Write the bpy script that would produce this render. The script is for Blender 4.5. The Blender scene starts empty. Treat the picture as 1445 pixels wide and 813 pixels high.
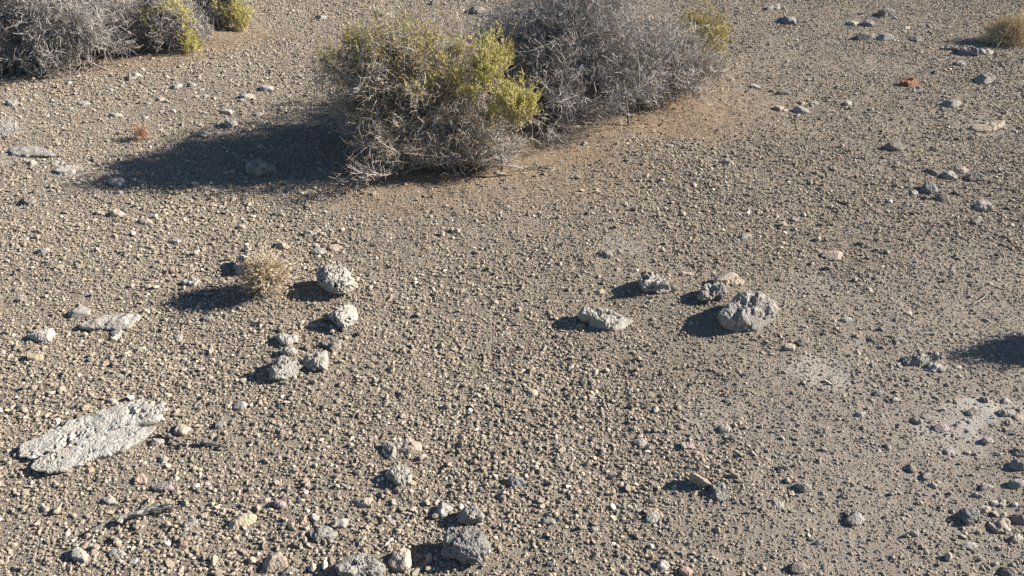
import bpy, math
import numpy as np

R = math.radians
SC = bpy.context.scene
COL = SC.collection
# ------------------------------------------------------------------ camera model
W0, H0 = 1445.0, 813.0
FPX = 1134.0                      # focal length in photograph pixels
CAM_H = 1.55
PITCH = R(33.0)
cP, sP = math.cos(PITCH), math.sin(PITCH)
SUN_EL, SUN_AZ = 26.0, 9.0       # sun stands to the right (+X), slightly beyond (+Y)

def unproj(px, py, z=0.0):
    """photograph pixel -> point of the place at height z"""
    px = np.asarray(px, float); py = np.asarray(py, float)
    u = (px - W0/2)/FPX; v = -(py - H0/2)/FPX
    dx, dy, dz = u, cP + v*sP, -sP + v*cP
    t = (z - CAM_H)/dz
    return np.stack([dx*t, dy*t], -1)

def px_per_m(y):
    return FPX/(y*cP + CAM_H*sP)

# ------------------------------------------------------------------ noise
def _h(i, j, k, s):
    n = (i.astype(np.int64)*374761393 + j.astype(np.int64)*668265263 + k.astype(np.int64)*2147483647 + s*974711) & 0xffffffff
    n = ((n ^ (n >> 13))*1274126177) & 0xffffffff
    n = ((n ^ (n >> 16))*2246822519) & 0xffffffff
    n = n ^ (n >> 15)
    return n.astype(np.float64)/4294967295.0

def vnoise(p, s=0):
    f = np.floor(p); i = f.astype(np.int64); t = p - f
    t = t*t*t*(t*(t*6 - 15) + 10)
    x, y, z = i[..., 0], i[..., 1], i[..., 2]
    tx, ty, tz = t[..., 0], t[..., 1], t[..., 2]
    def L(a, b, w): return a + (b - a)*w
    c = [[[_h(x+a, y+b, z+d, s) for d in (0, 1)] for b in (0, 1)] for a in (0, 1)]
    r = L(L(L(c[0][0][0], c[0][0][1], tz), L(c[0][1][0], c[0][1][1], tz), ty),
          L(L(c[1][0][0], c[1][0][1], tz), L(c[1][1][0], c[1][1][1], tz), ty), tx)
    return r*2 - 1

def fbm(p, s=0, o=4, g=0.5):
    a, r, n = 1.0, 0.0, 0.0
    for k in range(o):
        r = r + a*vnoise(p*(2.03**k) + 17.3*k, s + k); n += a; a *= g
    return r/n

def fbm2(x, y, s=0, o=4, g=0.5):
    return fbm(np.stack([x, y, np.full_like(x, 0.37)], -1), s, o, g)

def worley(p, s=0):
    f = np.floor(p).astype(np.int64)
    best = np.full(p.shape[:-1], 9.0)
    for a in (-1, 0, 1):
        for b in (-1, 0, 1):
            for c in (-1, 0, 1):
                g = f + np.array([a, b, c])
                q = np.stack([_h(g[..., 0], g[..., 1], g[..., 2], s + m) for m in (1, 2, 3)], -1) + g
                best = np.minimum(best, ((q - p)**2).sum(-1))
    return np.sqrt(best)

def sstep(a, b, x):
    t = np.clip((x - a)/(b - a), 0, 1); return t*t*(3 - 2*t)

# ------------------------------------------------------------------ ground relief and patches
MOUNDS = []       # x, y, sx, sy, amp
def add_mound(px, py, sx, sy, amp):
    q = unproj(px, py); MOUNDS.append((q[0], q[1], sx, sy, amp))
add_mound(640, 205, .34, .26, .075)
add_mound(855, 135, .50, .34, .085)
add_mound(100, 55, .60, .45, .07)
add_mound(270, 50, .32, .26, .055)
add_mound(985, 92, .22, .22, .04)
for mx_, my_, sx_, am_ in ((1055, 462, .13, .018), (928, 412, .10, .012), (850, 464, .12, .012), (1010, 418, .09, .012), (478, 412, .09, .014), (488, 460, .08, .012),
                           (405, 528, .10, .014), (448, 520, .07, .010), (655, 786, .10, .014), (510, 806, .10, .014), (125, 630, .22, .012), (374, 412, .08, .012), (565, 680, .06, .009)):
    add_mound(mx_, my_, sx_, sx_*.8, am_)

def ground_z(x, y):
    x = np.asarray(x, float); y = np.asarray(y, float)
    z = .022*fbm2(x*1.1, y*1.1, 5, 3) + .007*fbm2(x*6, y*6, 9, 3) + .0036*fbm2(x*31, y*31, 13, 3) + .003*fbm2(x*75, y*75, 15, 2)
    for (mx, my, sx, sy, a) in MOUNDS:
        z = z + a*np.exp(-(((x-mx)/sx)**2 + ((y-my)/sy)**2))
    return z

def gpt(px, py):
    z = np.zeros_like(np.asarray(px, float))
    for _ in range(4):
        q = unproj(px, py, z); z = ground_z(q[..., 0], q[..., 1])
    return q, z

def patch(x, y, lst, wob, s):
    m = np.zeros_like(x)
    for (px, py, rx, ry, a) in lst:
        q = unproj(px, py)
        d = np.sqrt(((x-q[0])/rx)**2 + ((y-q[1])/ry)**2)
        m = np.maximum(m, a*(1 - sstep(.55, 1.15, d + wob*fbm2(x*5, y*5, s, 4))))
    return m
LITTER = [(640, 235, .56, .36, 1), (730, 215, .46, .32, 1), (900, 165, .66, .40, 1), (980, 120, .36, .36, .6), (800, 185, .5, .25, .8),
          (300, 58, .52, .32, .95), (200, 82, .5, .26, .8), (100, 90, .6, .3, .5), (590, 262, .45, .36, .6), (760, 250, .6, .35, .5), (1010, 150, .5, .5, .45), (385, 412, .12, .07, .35)]
PALE = [(1160, 530, .08, .06, .6), (1388, 578, .15, .11, 1.0), (1345, 605, .12, .08, .5), (1425, 590, .12, .10, .5),
        (42, 217, .16, .09, .55), (92, 240, .10, .07, .6), (1395, 178, .2, .09, .45), (880, 352, .13, .10, .35), (1000, 595, .12, .1, .25)]
DIRT = [(1330, 640, .70, .60, .95), (1300, 470, .55, .45, .75), (1180, 560, .30, .30, .65), (1150, 760, .40, .30, .55), (1430, 420, .5, .4, .6),
        (1060, 640, .2, .2, .35), (1300, 780, .6, .3, .7), (820, 640, .25, .3, .2)]
def masks(x, y):
    return patch(x, y, LITTER, .45, 31), patch(x, y, PALE, 1.5, 37), patch(x, y, DIRT, .6, 41)

# ------------------------------------------------------------------ materials
def new_mat(name):
    m = bpy.data.materials.new(name); m.use_nodes = True
    nt = m.node_tree; b = nt.nodes['Principled BSDF']
    b.inputs['Roughness'].default_value = .92
    b.inputs['Specular IOR Level'].default_value = .18
    return m, nt, b
def nd(nt, t, **kw):
    n = nt.nodes.new(t)
    for k, v in kw.items():
        if k in n.inputs.keys(): n.inputs[k].default_value = v
        else: setattr(n, k, v)
    return n
def noise_n(nt, vec, scale, detail=6, rough=.6):
    n = nd(nt, 'ShaderNodeTexNoise'); n.inputs['Scale'].default_value = scale
    n.inputs['Detail'].default_value = detail; n.inputs['Roughness'].default_value = rough
    nt.links.new(vec, n.inputs['Vector']); return n
def ramp(nt, fac, stops):
    r = nd(nt, 'ShaderNodeValToRGB'); e = r.color_ramp.elements
    while len(e) < len(stops): e.new(.5)
    for k, (p, c) in enumerate(stops):
        e[k].position = p; e[k].color = (c[0], c[1], c[2], 1)
    nt.links.new(fac, r.inputs['Fac']); return r
def mixc(nt, fac, a, b, mode='MIX'):
    m = nd(nt, 'ShaderNodeMix', data_type='RGBA', blend_type=mode)
    for sock, v in ((m.inputs[0], fac), (m.inputs[6], a), (m.inputs[7], b)):
        if hasattr(v, 'links'): nt.links.new(v, sock)
        elif isinstance(v, (int, float)): sock.default_value = v
        else: sock.default_value = (v[0], v[1], v[2], 1)
    return m.outputs[2]
def bump(nt, b, h, strength, dist):
    n = nd(nt, 'ShaderNodeBump'); n.inputs['Strength'].default_value = strength; n.inputs['Distance'].default_value = dist
    nt.links.new(h, n.inputs['Height']); nt.links.new(n.outputs['Normal'], b.inputs['Normal'])

def ground_mat():
    m, nt, b = new_mat('desert_soil')
    tc = nd(nt, 'ShaderNodeTexCoord').outputs['Object']
    n1 = noise_n(nt, tc, 2.2, 5); n2 = noise_n(nt, tc, 95, 6, .7); n3 = noise_n(nt, tc, 320, 3, .6)
    base = ramp(nt, n2.outputs[0], [(.25, (.207, .175, .139)), (.5, (.274, .234, .188)), (.75, (.352, .306, .25))]).outputs[0]
    base = mixc(nt, .5, base, ramp(nt, n1.outputs[0], [(.3, (.248, .211, .171)), (.7, (.297, .254, .206))]).outputs[0])
    at = nd(nt, 'ShaderNodeAttribute', attribute_name='litter')
    lit = ramp(nt, n2.outputs[0], [(.25, (.175, .127, .086)), (.5, (.275, .207, .145)), (.75, (.39, .305, .22))]).outputs[0]
    c = mixc(nt, at.outputs['Fac'], base, lit)
    ad = nd(nt, 'ShaderNodeAttribute', attribute_name='dirt')
    drt = ramp(nt, n2.outputs[0], [(.25, (.221, .188, .155)), (.5, (.291, .252, .212)), (.75, (.358, .316, .27))]).outputs[0]
    c = mixc(nt, ad.outputs['Fac'], c, drt)
    ap = nd(nt, 'ShaderNodeAttribute', attribute_name='pale')
    pl = ramp(nt, n2.outputs[0], [(.3, (.36, .328, .285)), (.7, (.51, .475, .425))]).outputs[0]
    c = mixc(nt, ap.outputs['Fac'], c, pl)
    nt.links.new(c, b.inputs['Base Color'])
    h = nd(nt, 'ShaderNodeMath', operation='ADD'); nt.links.new(n2.outputs[0], h.inputs[0]); nt.links.new(n3.outputs[0], h.inputs[1])
    bump(nt, b, h.outputs[0], 1.0, .010)
    return m

def attr_mat(name, bscale=400, bdist=.002, bstr=.6, transl=0.0, var=.35):
    """colour from the per-vertex albedo 'tint', broken up by fine noise"""
    m, nt, b = new_mat(name)
    a = nd(nt, 'ShaderNodeAttribute', attribute_name='tint')
    tc = nd(nt, 'ShaderNodeTexCoord').outputs['Object']
    n = noise_n(nt, tc, bscale, 3, .6)
    g = ramp(nt, n.outputs[0], [(.25, (1-var,)*3), (.75, (1+var,)*3)]).outputs[0]
    c = mixc(nt, 1.0, a.outputs['Color'], g, 'MULTIPLY')
    nt.links.new(c, b.inputs['Base Color'])
    if bstr: bump(nt, b, n.outputs[0], bstr, bdist)
    if transl:
        t = nd(nt, 'ShaderNodeBsdfTranslucent'); nt.links.new(c, t.inputs['Color'])
        mx = nd(nt, 'ShaderNodeMixShader'); mx.inputs[0].default_value = transl
        nt.links.new(b.outputs[0], mx.inputs[1]); nt.links.new(t.outputs[0], mx.inputs[2])
        nt.links.new(mx.outputs[0], nt.nodes['Material Output'].inputs['Surface'])
    return m

def rock_mat(name, lo, mid, hi, stain, f=55, bstr=.9, bdist=.004, stain_amt=.6):
    m, nt, b = new_mat(name)
    tc = nd(nt, 'ShaderNodeTexCoord').outputs['Object']
    oi = nd(nt, 'ShaderNodeObjectInfo')
    ad = nd(nt, 'ShaderNodeVectorMath', operation='ADD'); nt.links.new(tc, ad.inputs[0]); nt.links.new(oi.outputs['Random'], ad.inputs[1])
    v = ad.outputs[0]
    n1 = noise_n(nt, v, f, 7, .65); n2 = noise_n(nt, v, f*.28, 4, .6); n3 = noise_n(nt, v, f*4.5, 4, .7)
    c = ramp(nt, n1.outputs[0], [(.28, lo), (.5, mid), (.72, hi)]).outputs[0]
    s = ramp(nt, n2.outputs[0], [(.48, (0, 0, 0)), (.66, (stain_amt,)*3)]).outputs[0]
    c = mixc(nt, s, c, stain)
    br = nd(nt, 'ShaderNodeMapRange'); br.inputs['To Min'].default_value = .84; br.inputs['To Max'].default_value = 1.14
    nt.links.new(oi.outputs['Random'], br.inputs['Value'])
    c2 = nd(nt, 'ShaderNodeVectorMath', operation='SCALE'); nt.links.new(c, c2.inputs[0]); nt.links.new(br.outputs[0], c2.inputs['Scale'])
    nt.links.new(c2.outputs[0], b.inputs['Base Color'])
    vo = nd(nt, 'ShaderNodeTexVoronoi'); vo.inputs['Scale'].default_value = f*3.2; nt.links.new(v, vo.inputs['Vector'])
    h = nd(nt, 'ShaderNodeMath', operation='ADD'); nt.links.new(n3.outputs[0], h.inputs[0])
    h2 = nd(nt, 'ShaderNodeMath', operation='MULTIPLY_ADD'); nt.links.new(vo.outputs['Distance'], h2.inputs[0])
    h2.inputs[1].default_value = .8; nt.links.new(n1.outputs[0], h2.inputs[2]); nt.links.new(h2.outputs[0], h.inputs[1])
    bump(nt, b, h.outputs[0], bstr, bdist)
    return m

M = {
 'ground': ground_mat(),
 'gravel': attr_mat('gravel_stone', 260, .003, .5),
 'twig': attr_mat('dry_twig', 300, .001, 0, 0, .25),
 'leaf': attr_mat('desert_leaf', 300, .001, 0, .35, .2),
 'white': rock_mat('pale_tufa', (.235, .216, .187), (.345, .323, .287), (.45, .428, .39), (.28, .246, .203)),
 'chalk': rock_mat('chalky_tufa', (.31, .288, .252), (.43, .408, .368), (.53, .508, .465), (.35, .315, .265)),
 'tan': rock_mat('tan_stone', (.27, .22, .17), (.37, .31, .25), (.47, .41, .34), (.33, .26, .19)),
 'grey': rock_mat('grey_stone', (.20, .184, .163), (.28, .261, .235), (.39, .37, .338), (.235, .21, .18)),
 'dark': rock_mat('dark_stone', (.14, .124, .105), (.20, .178, .153), (.28, .252, .22), (.16, .138, .115)),
 'blue': rock_mat('bluish_grey_stone', (.145, .14, .138), (.21, .205, .203), (.30, .294, .29), (.20, .187, .172)),
 'red': rock_mat('rusty_stone', (.13, .055, .03), (.20, .09, .05), (.27, .14, .085), (.14, .07, .045)),
 'pink': rock_mat('reddish_stone', (.30, .21, .165), (.37, .265, .215), (.43, .33, .28), (.33, .25, .2)),
 'mauve': rock_mat('mauve_stone', (.20, .165, .155), (.27, .225, .215), (.34, .295, .285), (.24, .20, .19)),
 'yellow': rock_mat('ochre_stone', (.34, .265, .165), (.43, .35, .235), (.50, .43, .32), (.40, .33, .24)),
}

# ------------------------------------------------------------------ mesh helpers
def mesh_obj(name, verts, faces_flat, counts, mats, parent=None, attrs=None, tint=None, smooth=False, mat_idx=None):
    me = bpy.data.meshes.new(name)
    verts = np.ascontiguousarray(verts, np.float32); faces_flat = np.ascontiguousarray(faces_flat, np.int32)
    counts = np.asarray(counts, np.int32)
    me.vertices.add(len(verts)); me.vertices.foreach_set('co', verts.ravel())
    me.loops.add(len(faces_flat)); me.loops.foreach_set('vertex_index', faces_flat)
    me.polygons.add(len(counts))
    st = np.zeros(len(counts), np.int32); st[1:] = np.cumsum(counts)[:-1]
    me.polygons.foreach_set('loop_start', st)
    me.polygons.foreach_set('use_smooth', np.full(len(counts), smooth, bool))
    if mat_idx is not None: me.polygons.foreach_set('material_index', np.asarray(mat_idx, np.int32))
    if tint is not None:
        a = me.attributes.new('tint', 'FLOAT_COLOR', 'POINT')
        t = np.ones((len(verts), 4), np.float32); t[:, :3] = tint; a.data.foreach_set('color', t.ravel())
    for k, v in (attrs or {}).items():
        a = me.attributes.new(k, 'FLOAT', 'POINT'); a.data.foreach_set('value', np.ascontiguousarray(v, np.float32))
    me.update(calc_edges=True); me.validate()
    for m in mats: me.materials.append(m)
    o = bpy.data.objects.new(name, me); COL.objects.link(o)
    if parent: o.parent = parent
    return o
def tag(o, label, cat, group=None, kind=None):
    if label: o['label'] = label
    if cat: o['category'] = cat
    if group: o['group'] = group
    if kind: o['kind'] = kind
    return o
def empty(name, loc, label, cat, group=None):
    o = bpy.data.objects.new(name, None); o.empty_display_size = .1; COL.objects.link(o)
    o.location = loc; return tag(o, label, cat, group)

# ------------------------------------------------------------------ ground sheet
def axis(lo, hi, s0, s1):
    a = [lo]; 
    while a[-1] < hi:
        t = (a[-1]-lo)/(hi-lo); a.append(a[-1] + s0 + (s1-s0)*t)
    return np.array(a)
def stretch(a, far):
    o = []; s = a[1]-a[0]; p = a[0]
    while p > -far: s *= 1.35; p -= s; o.append(p)
    lo = np.array(o[::-1]); o = []; s = a[-1]-a[-2]; p = a[-1]
    while p < far: s *= 1.35; p += s; o.append(p)
    return np.concatenate([lo, a, np.array(o)])
gx = stretch(axis(-4.6, 4.6, .014, .014), 260); gy = stretch(axis(.75, 7.6, .008, .028), 260)
GX, GY = np.meshgrid(gx, gy)
gz = ground_z(GX.ravel(), GY.ravel()); x_, y_ = GX.ravel(), GY.ravel()
lm, pm, dm = masks(x_, y_)
nx, ny = len(gx), len(gy)
idx = np.arange(nx*ny).reshape(ny, nx)
q = np.stack([idx[:-1, :-1], idx[:-1, 1:], idx[1:, 1:], idx[1:, :-1]], -1).reshape(-1, 4)
g = mesh_obj('ground', np.stack([x_, y_, gz], -1), q.ravel(), np.full(len(q), 4), [M['ground']],
             attrs={'litter': lm, 'pale': pm, 'dirt': dm}, smooth=True)
tag(g, 'wide flat sheet of grey brown desert soil', 'ground', kind='structure')

# ------------------------------------------------------------------ gravel
def ico():
    t = (1+5**.5)/2
    v = np.array([(-1,t,0),(1,t,0),(-1,-t,0),(1,-t,0),(0,-1,t),(0,1,t),(0,-1,-t),(0,1,-t),(t,0,-1),(t,0,1),(-t,0,-1),(-t,0,1)], float)
    v /= np.linalg.norm(v[0])
    f = np.array([(0,11,5),(0,5,1),(0,1,7),(0,7,10),(0,10,11),(1,5,9),(5,11,4),(11,10,2),(10,7,6),(7,1,8),(3,9,4),(3,4,2),(3,2,6),(3,6,8),(3,8,9),(4,9,5),(2,4,11),(6,2,10),(8,6,7),(9,8,1)])
    return v, f
def subdiv(v, f):
    v = list(map(tuple, v)); cache = {}; nf = []
    def mid(a, b):
        k = (min(a, b), max(a, b))
        if k not in cache:
            p = np.array(v[a]) + np.array(v[b]); v.append(tuple(p/np.linalg.norm(p))); cache[k] = len(v)-1
        return cache[k]
    for a, b, c in f:
        x, y, z = mid(a, b), mid(b, c), mid(c, a); nf += [(a,x,z),(b,y,x),(c,z,y),(x,y,z)]
    return np.array(v), np.array(nf)
ICO0 = ico(); ICO1 = subdiv(*ICO0)
def rot_rand(rng):
    q = rng.normal(size=4); q /= np.linalg.norm(q); w, x, y, z = q
    return np.array([[1-2*(y*y+z*z), 2*(x*y-z*w), 2*(x*z+y*w)], [2*(x*y+z*w), 1-2*(x*x+z*z), 2*(y*z-x*w)], [2*(x*z-y*w), 2*(y*z+x*w), 1-2*(x*x+y*y)]])
def pebble_template(rng, base, cuts):
    v = base[0] @ rot_rand(rng).T
    v = v*(1 + rng.uniform(-.16, .16, (len(v), 1)))
    for _ in range(cuts):
        n = rng.normal(size=3); n /= np.linalg.norm(n); d = rng.uniform(.45, .8)
        o = v @ n; v = v - np.maximum(o - d, 0)[:, None]*n
    v = v*np.array([rng.uniform(.85, 1.35), rng.uniform(.75, 1.05), rng.uniform(.48, .78)])
    f = base[1]
    keep = v[f].mean(1)[:, 2] > -.38         # the underside lies in the soil
    f = f[keep]; u, inv = np.unique(f, return_inverse=True)
    return v[u], inv.reshape(f.shape)

PAL = np.array([(.17, .148, .123), (.225, .196, .162), (.25, .22, .183), (.275, .243, .203), (.30, .265, .222), (.33, .296, .25), (.40, .365, .315), (.56, .53, .475)])
PAL = PAL*np.array([1.02, .975, .912])
PALP = np.array([.08, .17, .22, .22, .15, .09, .05, .02])
ODD = np.array([(.36, .25, .19), (.44, .36, .24), (.27, .22, .21), (.24, .235, .235), (.30, .20, .15), (.44, .40, .30)])
def tints(rng, n, lit, dirt):
    c = PAL[rng.choice(len(PAL), n, p=PALP/PALP.sum())]*rng.uniform(.88, 1.12, (n, 1))
    odd = rng.random(n) < .008
    c[odd] = ODD[rng.integers(0, len(ODD), odd.sum())]
    c = c*(1 - .5*dirt[:, None]) + .5*dirt[:, None]*np.array([.275, .24, .205])
    w = (lit*rng.uniform(.5, 1.0, n))[:, None]
    lc = np.array([.265, .20, .142])*rng.uniform(.65, 1.5, (n, 1))
    return c*(1-w) + lc*w

def build_gravel():
    rng = np.random.default_rng(11)
    yy = np.linspace(.85, 8.0, 800); hwf = lambda y: (y*cP + CAM_H*sP)*.637 + .7
    dens = 28000 - 15500*sstep(1.9, 4.6, yy); dens = np.where(yy > 6.8, dens*.6, dens)
    pdf = dens*2*hwf(yy); cdf = np.cumsum(pdf)*(yy[1]-yy[0]); N = int(cdf[-1])
    y = np.interp(rng.random(N)*cdf[-1], cdf, yy); x = rng.uniform(-1, 1, N)*hwf(y)
    lit, pale, dirt = masks(x, y)
    clump = fbm2(x*2.6, y*2.6, 71, 4)
    p = .95 - .65*lit - .50*pale - .12*dirt + .30*clump
    ok = rng.random(len(x)) < p; x, y, lit, pale, dirt, clump = x[ok], y[ok], lit[ok], pale[ok], dirt[ok], clump[ok]
    n = len(x)
    sz = fbm2(x*1.3 + 7, y*1.3, 91, 3)
    d = .0055*np.exp(rng.normal(0, .42, n))*(1 + .25*clump)*(1 + .25*sz)*(1 - .30*lit - .12*dirt)
    d *= 1 + .06*np.clip(y-2.5, 0, 4)
    d = np.where(rng.random(n) < .016, d*rng.uniform(1.5, 2.7, n), d)
    d = np.clip(d, .0040, .026)
    tn = tints(rng, n, lit, dirt)
    z = ground_z(x, y)
    sink = rng.uniform(.0, .34, n) - .14*dirt
    yaw = rng.uniform(0, 2*np.pi, n); tx = rng.normal(0, .25, n); ty = rng.normal(0, .25, n)
    big = (d*px_per_m(y)*.71 > 5.2)
    V, F, T, off = [], [], [], 0
    for group, base, nt_, cuts in ((~big, ICO0, 30, 2), (big, ICO1, 30, 7)):
        ids = np.nonzero(group)[0]; which = rng.integers(0, nt_, len(ids))
        for k in range(nt_):
            tv, tf = pebble_template(rng, base, cuts); s = ids[which == k]
            if not len(s): continue
            c_, s_ = np.cos(yaw[s])[:, None], np.sin(yaw[s])[:, None]
            P = tv[None]*(d[s]/2)[:, None, None]
            X = P[..., 0]*c_ - P[..., 1]*s_; Y = P[..., 0]*s_ + P[..., 1]*c_
            Z = P[..., 2] + X*tx[s][:, None] + Y*ty[s][:, None]
            vv = np.stack([X + x[s][:, None], Y + y[s][:, None], Z + (z[s] + sink[s]*d[s])[:, None]], -1)
            V.append(vv.reshape(-1, 3).astype(np.float32)); m = len(tv)
            F.append((tf[None] + (np.arange(len(s))*m + off)[:, None, None]).reshape(-1))
            T.append(np.repeat(tn[s], m, 0).astype(np.float32)); off += m*len(s)
    V = np.concatenate(V); F = np.concatenate(F); T = np.concatenate(T)
    print('gravel', n, 'pebbles', len(F)//3, 'tris')
    o = mesh_obj('gravel', V, F, np.full(len(F)//3, 3), [M['gravel']], tint=T)
    tag(o, 'loose angular desert gravel covering the whole ground', 'gravel', kind='stuff')
build_gravel()

# ------------------------------------------------------------------ rocks
HS = .60
def rock(px_poly, H, mat, name, label, cat='rock', seed=0, es=.75, ez=.9, eq=.30, amp=.10, freq=3.0, pit=0.0, pitf=9.0, facets=0,
         tilt=(0, 0), res=(64, 32), group=None, under=.55, cover=.75, lump=.12, jag=.05):
    """px_poly: outline as seen; becomes a footprint on the ground, H the height in metres"""
    rng = np.random.default_rng(seed*7 + 3); H = H*HS
    P = np.asarray(px_poly, float); yb, yt = P[:, 1].max(), P[:, 1].min()
    q0, z0 = gpt((P[:, 0].max()+P[:, 0].min())/2, yb)
    t = (yb - P[:, 1])/max(yb - yt, 1e-6)
    XY = np.stack([unproj(a, b, z0 + H*cover*c) for (a, b), c in zip(P, t)])
    wx = np.ptp(XY[:, 0]); front = XY[:, 1].min()
    dep = np.ptp(XY[:, 1])
    if dep < .42*wx: XY[:, 1] = front + (XY[:, 1]-front)*(.42*wx/max(dep, 1e-4))
    c = (XY.max(0) + XY.min(0))/2
    # resample around the centre
    cl = np.concatenate([XY, XY[:1]]); dense = np.concatenate([np.linspace(cl[i], cl[i+1], 24, endpoint=False) for i in range(len(cl)-1)]) - c
    ang = np.arctan2(dense[:, 1], dense[:, 0]); rad = np.hypot(dense[:, 0], dense[:, 1]); o_ = np.argsort(ang)
    nu, nv = res
    th = np.linspace(-np.pi, np.pi, nu, endpoint=False)
    r = np.interp(th, ang[o_], rad[o_], period=2*np.pi)
    k = max(1, nu//40); ker = np.ones(2*k+1)/(2*k+1)
    r = np.convolve(np.concatenate([r[-k:], r, r[:k]]), ker, 'valid')
    L = float(np.mean(r))
    r = r*(1 + lump*fbm(np.stack([np.cos(th)*1.7, np.sin(th)*1.7, th*0 + seed*3.1], -1), seed, 3) + jag*fbm(np.stack([np.cos(th)*7, np.sin(th)*7, th*0 + seed], -1), seed+9, 3))
    nt0 = int(nv*.68); u_ = 1 - (1 - np.linspace(0, 1, nt0+1)[1:])**1.35
    ph = np.concatenate([np.arcsin(np.clip(u_**(1/es), 0, 1)), np.linspace(np.pi/2, R(148), nv-nt0+1)[1:]])
    s = np.where(ph < np.pi/2, np.abs(np.sin(ph))**es, 1 - (1-under)*((ph - np.pi/2)/(ph[-1]-np.pi/2))**1.3)
    bury = .22*H + .004
    zz = np.where(ph < np.pi/2, eq*H + (1-eq)*H*np.abs(np.cos(ph))**ez, eq*H - (eq*H + bury)*((ph-np.pi/2)/(ph[-1]-np.pi/2)))
    X = np.cos(th)[None]*r[None]*s[:, None]; Y = np.sin(th)[None]*r[None]*s[:, None]; Z = np.repeat(zz[:, None], nu, 1)
    V = np.concatenate([[[0, 0, H]], np.stack([X, Y, Z], -1).reshape(-1, 3), [[0, 0, -bury]]])
    V[:, 2] += (V[:, 0]*tilt[0] + V[:, 1]*tilt[1])*np.clip(V[:, 2]/H, 0, 1)
    for _ in range(facets):
        n = rng.normal(size=3); n[2] = abs(n[2])*1.1; n /= np.linalg.norm(n)
        d = V @ n; lim = d.max()*rng.uniform(.62, .90)
        V = V - np.maximum(d - lim, 0)[:, None]*n
    nrm = np.stack([V[:, 0]/L**2, V[:, 1]/L**2, (V[:, 2]-eq*H)/(H*.6)**2], -1); nrm /= np.linalg.norm(nrm, axis=1)[:, None] + 1e-9
    S = min(L, H*1.4)
    o3 = V/L + seed*5.7
    disp = amp*S*(fbm(o3*freq*.7, seed, 5, .48)*1.7 + .28*(1-np.abs(fbm(o3*freq*1.3, seed+50, 3))*2))
    if pit:
        w1 = worley(o3*pitf, seed); w2 = worley(o3*pitf*.45 + 9, seed+4)
        gate = sstep(-.25, .25, fbm(o3*2.2, seed+80, 2))
        disp = disp - np.minimum(.8, pit*(.6*(1-sstep(.15, .5, w1))*(.12+.88*gate) + (1-sstep(.15, .45, w2))*gate))*S
    V = V + nrm*disp[:, None]
    for _ in range((1 + facets)//2):           # fracture faces
        n = rng.normal(size=3); n[2] = abs(n[2])*.9 + .1; n /= np.linalg.norm(n)
        d = V @ n; lim = d.max()*rng.uniform(.70, .92); V = V - (np.maximum(d - lim, 0)*.85)[:, None]*n
    ring = (1 + np.arange(nv*nu)).reshape(nv, nu); nxt = np.roll(ring, -1, 1)
    top = np.stack([np.zeros(nu, int), ring[0], nxt[0]], -1)
    bot = np.stack([np.full(nu, 1+nv*nu), nxt[-1], ring[-1]], -1)
    qd = np.stack([ring[:-1], ring[1:], nxt[1:], nxt[:-1]], -1).reshape(-1, 4)
    ff = np.concatenate([top.ravel(), bot.ravel(), qd.ravel()]); cc = np.concatenate([np.full(2*nu, 3), np.full(len(qd), 4)])
    ob = mesh_obj(name, V, ff, cc, [M[mat]], smooth=False)
    zc = float(ground_z(c[0], c[1])); ob.location = (c[0], c[1], zc - .10*H)
    return tag(ob, label, cat, group)

def ell(cx, cy, w, h, rot=0.0, seed=0, n=22, rough=.10):
    rng = np.random.default_rng(seed + 900); a = np.linspace(0, 2*np.pi, n, endpoint=False)
    k = 1 + rough*(rng.normal(size=4)[:, None]*np.cos(np.arange(2, 6)[:, None]*a + rng.uniform(0, 6.28, 4)[:, None])).sum(0)*.6
    x, y = np.cos(a)*w/2*k, np.sin(a)*h/2*k; r = R(rot)
    return np.stack([cx + x*math.cos(r) - y*math.sin(r), cy + x*math.sin(r) + y*math.cos(r)], -1)

_seed = [100]
def stone(cx, cy, w, h, mat, label, name='stone', cat='stone', hf=.5, rot=0, facets=5, pit=0.0, amp=.10, group=None, big=False, **kw):
    _seed[0] += 1; s = _seed[0]
    q, _ = gpt(cx, cy); ppm = px_per_m(q[1])
    H = hf*w/ppm
    # never let the height alone fill the outline
    H = min(H, .95*h/ppm/max(.35, cP))
    kw.setdefault('res', (72, 36) if big or w > 38 else (36, 18))
    return rock(ell(cx, cy, w, h, rot, s), H, mat, name, label, cat, seed=s, facets=facets, pit=pit, amp=amp, group=group, **kw)

def h_of(px, py, w, hf):
    q, _ = gpt(px, py); return hf*w/px_per_m(q[1])

HI = (150, 64)
PITG = 'pitted pale rocks ringing a bare patch on the left'
# --- long slab lower left (two pieces parted by a crack)
rock([(20, 642), (40, 622), (75, 608), (110, 590), (140, 583), (170, 570), (205, 561), (222, 570), (236, 585), (232, 598), (205, 602), (175, 606), (150, 615), (120, 629), (95, 640), (60, 648), (38, 648)],
     .034, 'chalk', 'flat_rock', 'long pitted whitish rock slab lying at far left foreground', 'rock', seed=1, es=.20, ez=.42, eq=.72, amp=.10, freq=5, jag=.16, pit=.42, pitf=8, res=(300, 120), lump=.16, cover=.5, under=.75)
rock([(42, 668), (55, 653), (90, 642), (118, 633), (140, 623), (172, 611), (203, 605), (214, 618), (185, 636), (150, 648), (110, 662), (80, 676), (58, 678)],
     .031, 'chalk', 'flat_rock', 'narrow smoother strip of whitish slab along the near side of the pitted slab', 'rock', seed=2, es=.22, ez=.42, jag=.16, eq=.72, amp=.10, freq=5, pit=.16, pitf=12, res=(240, 90), cover=.5, lump=.18, under=.75)
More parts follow.
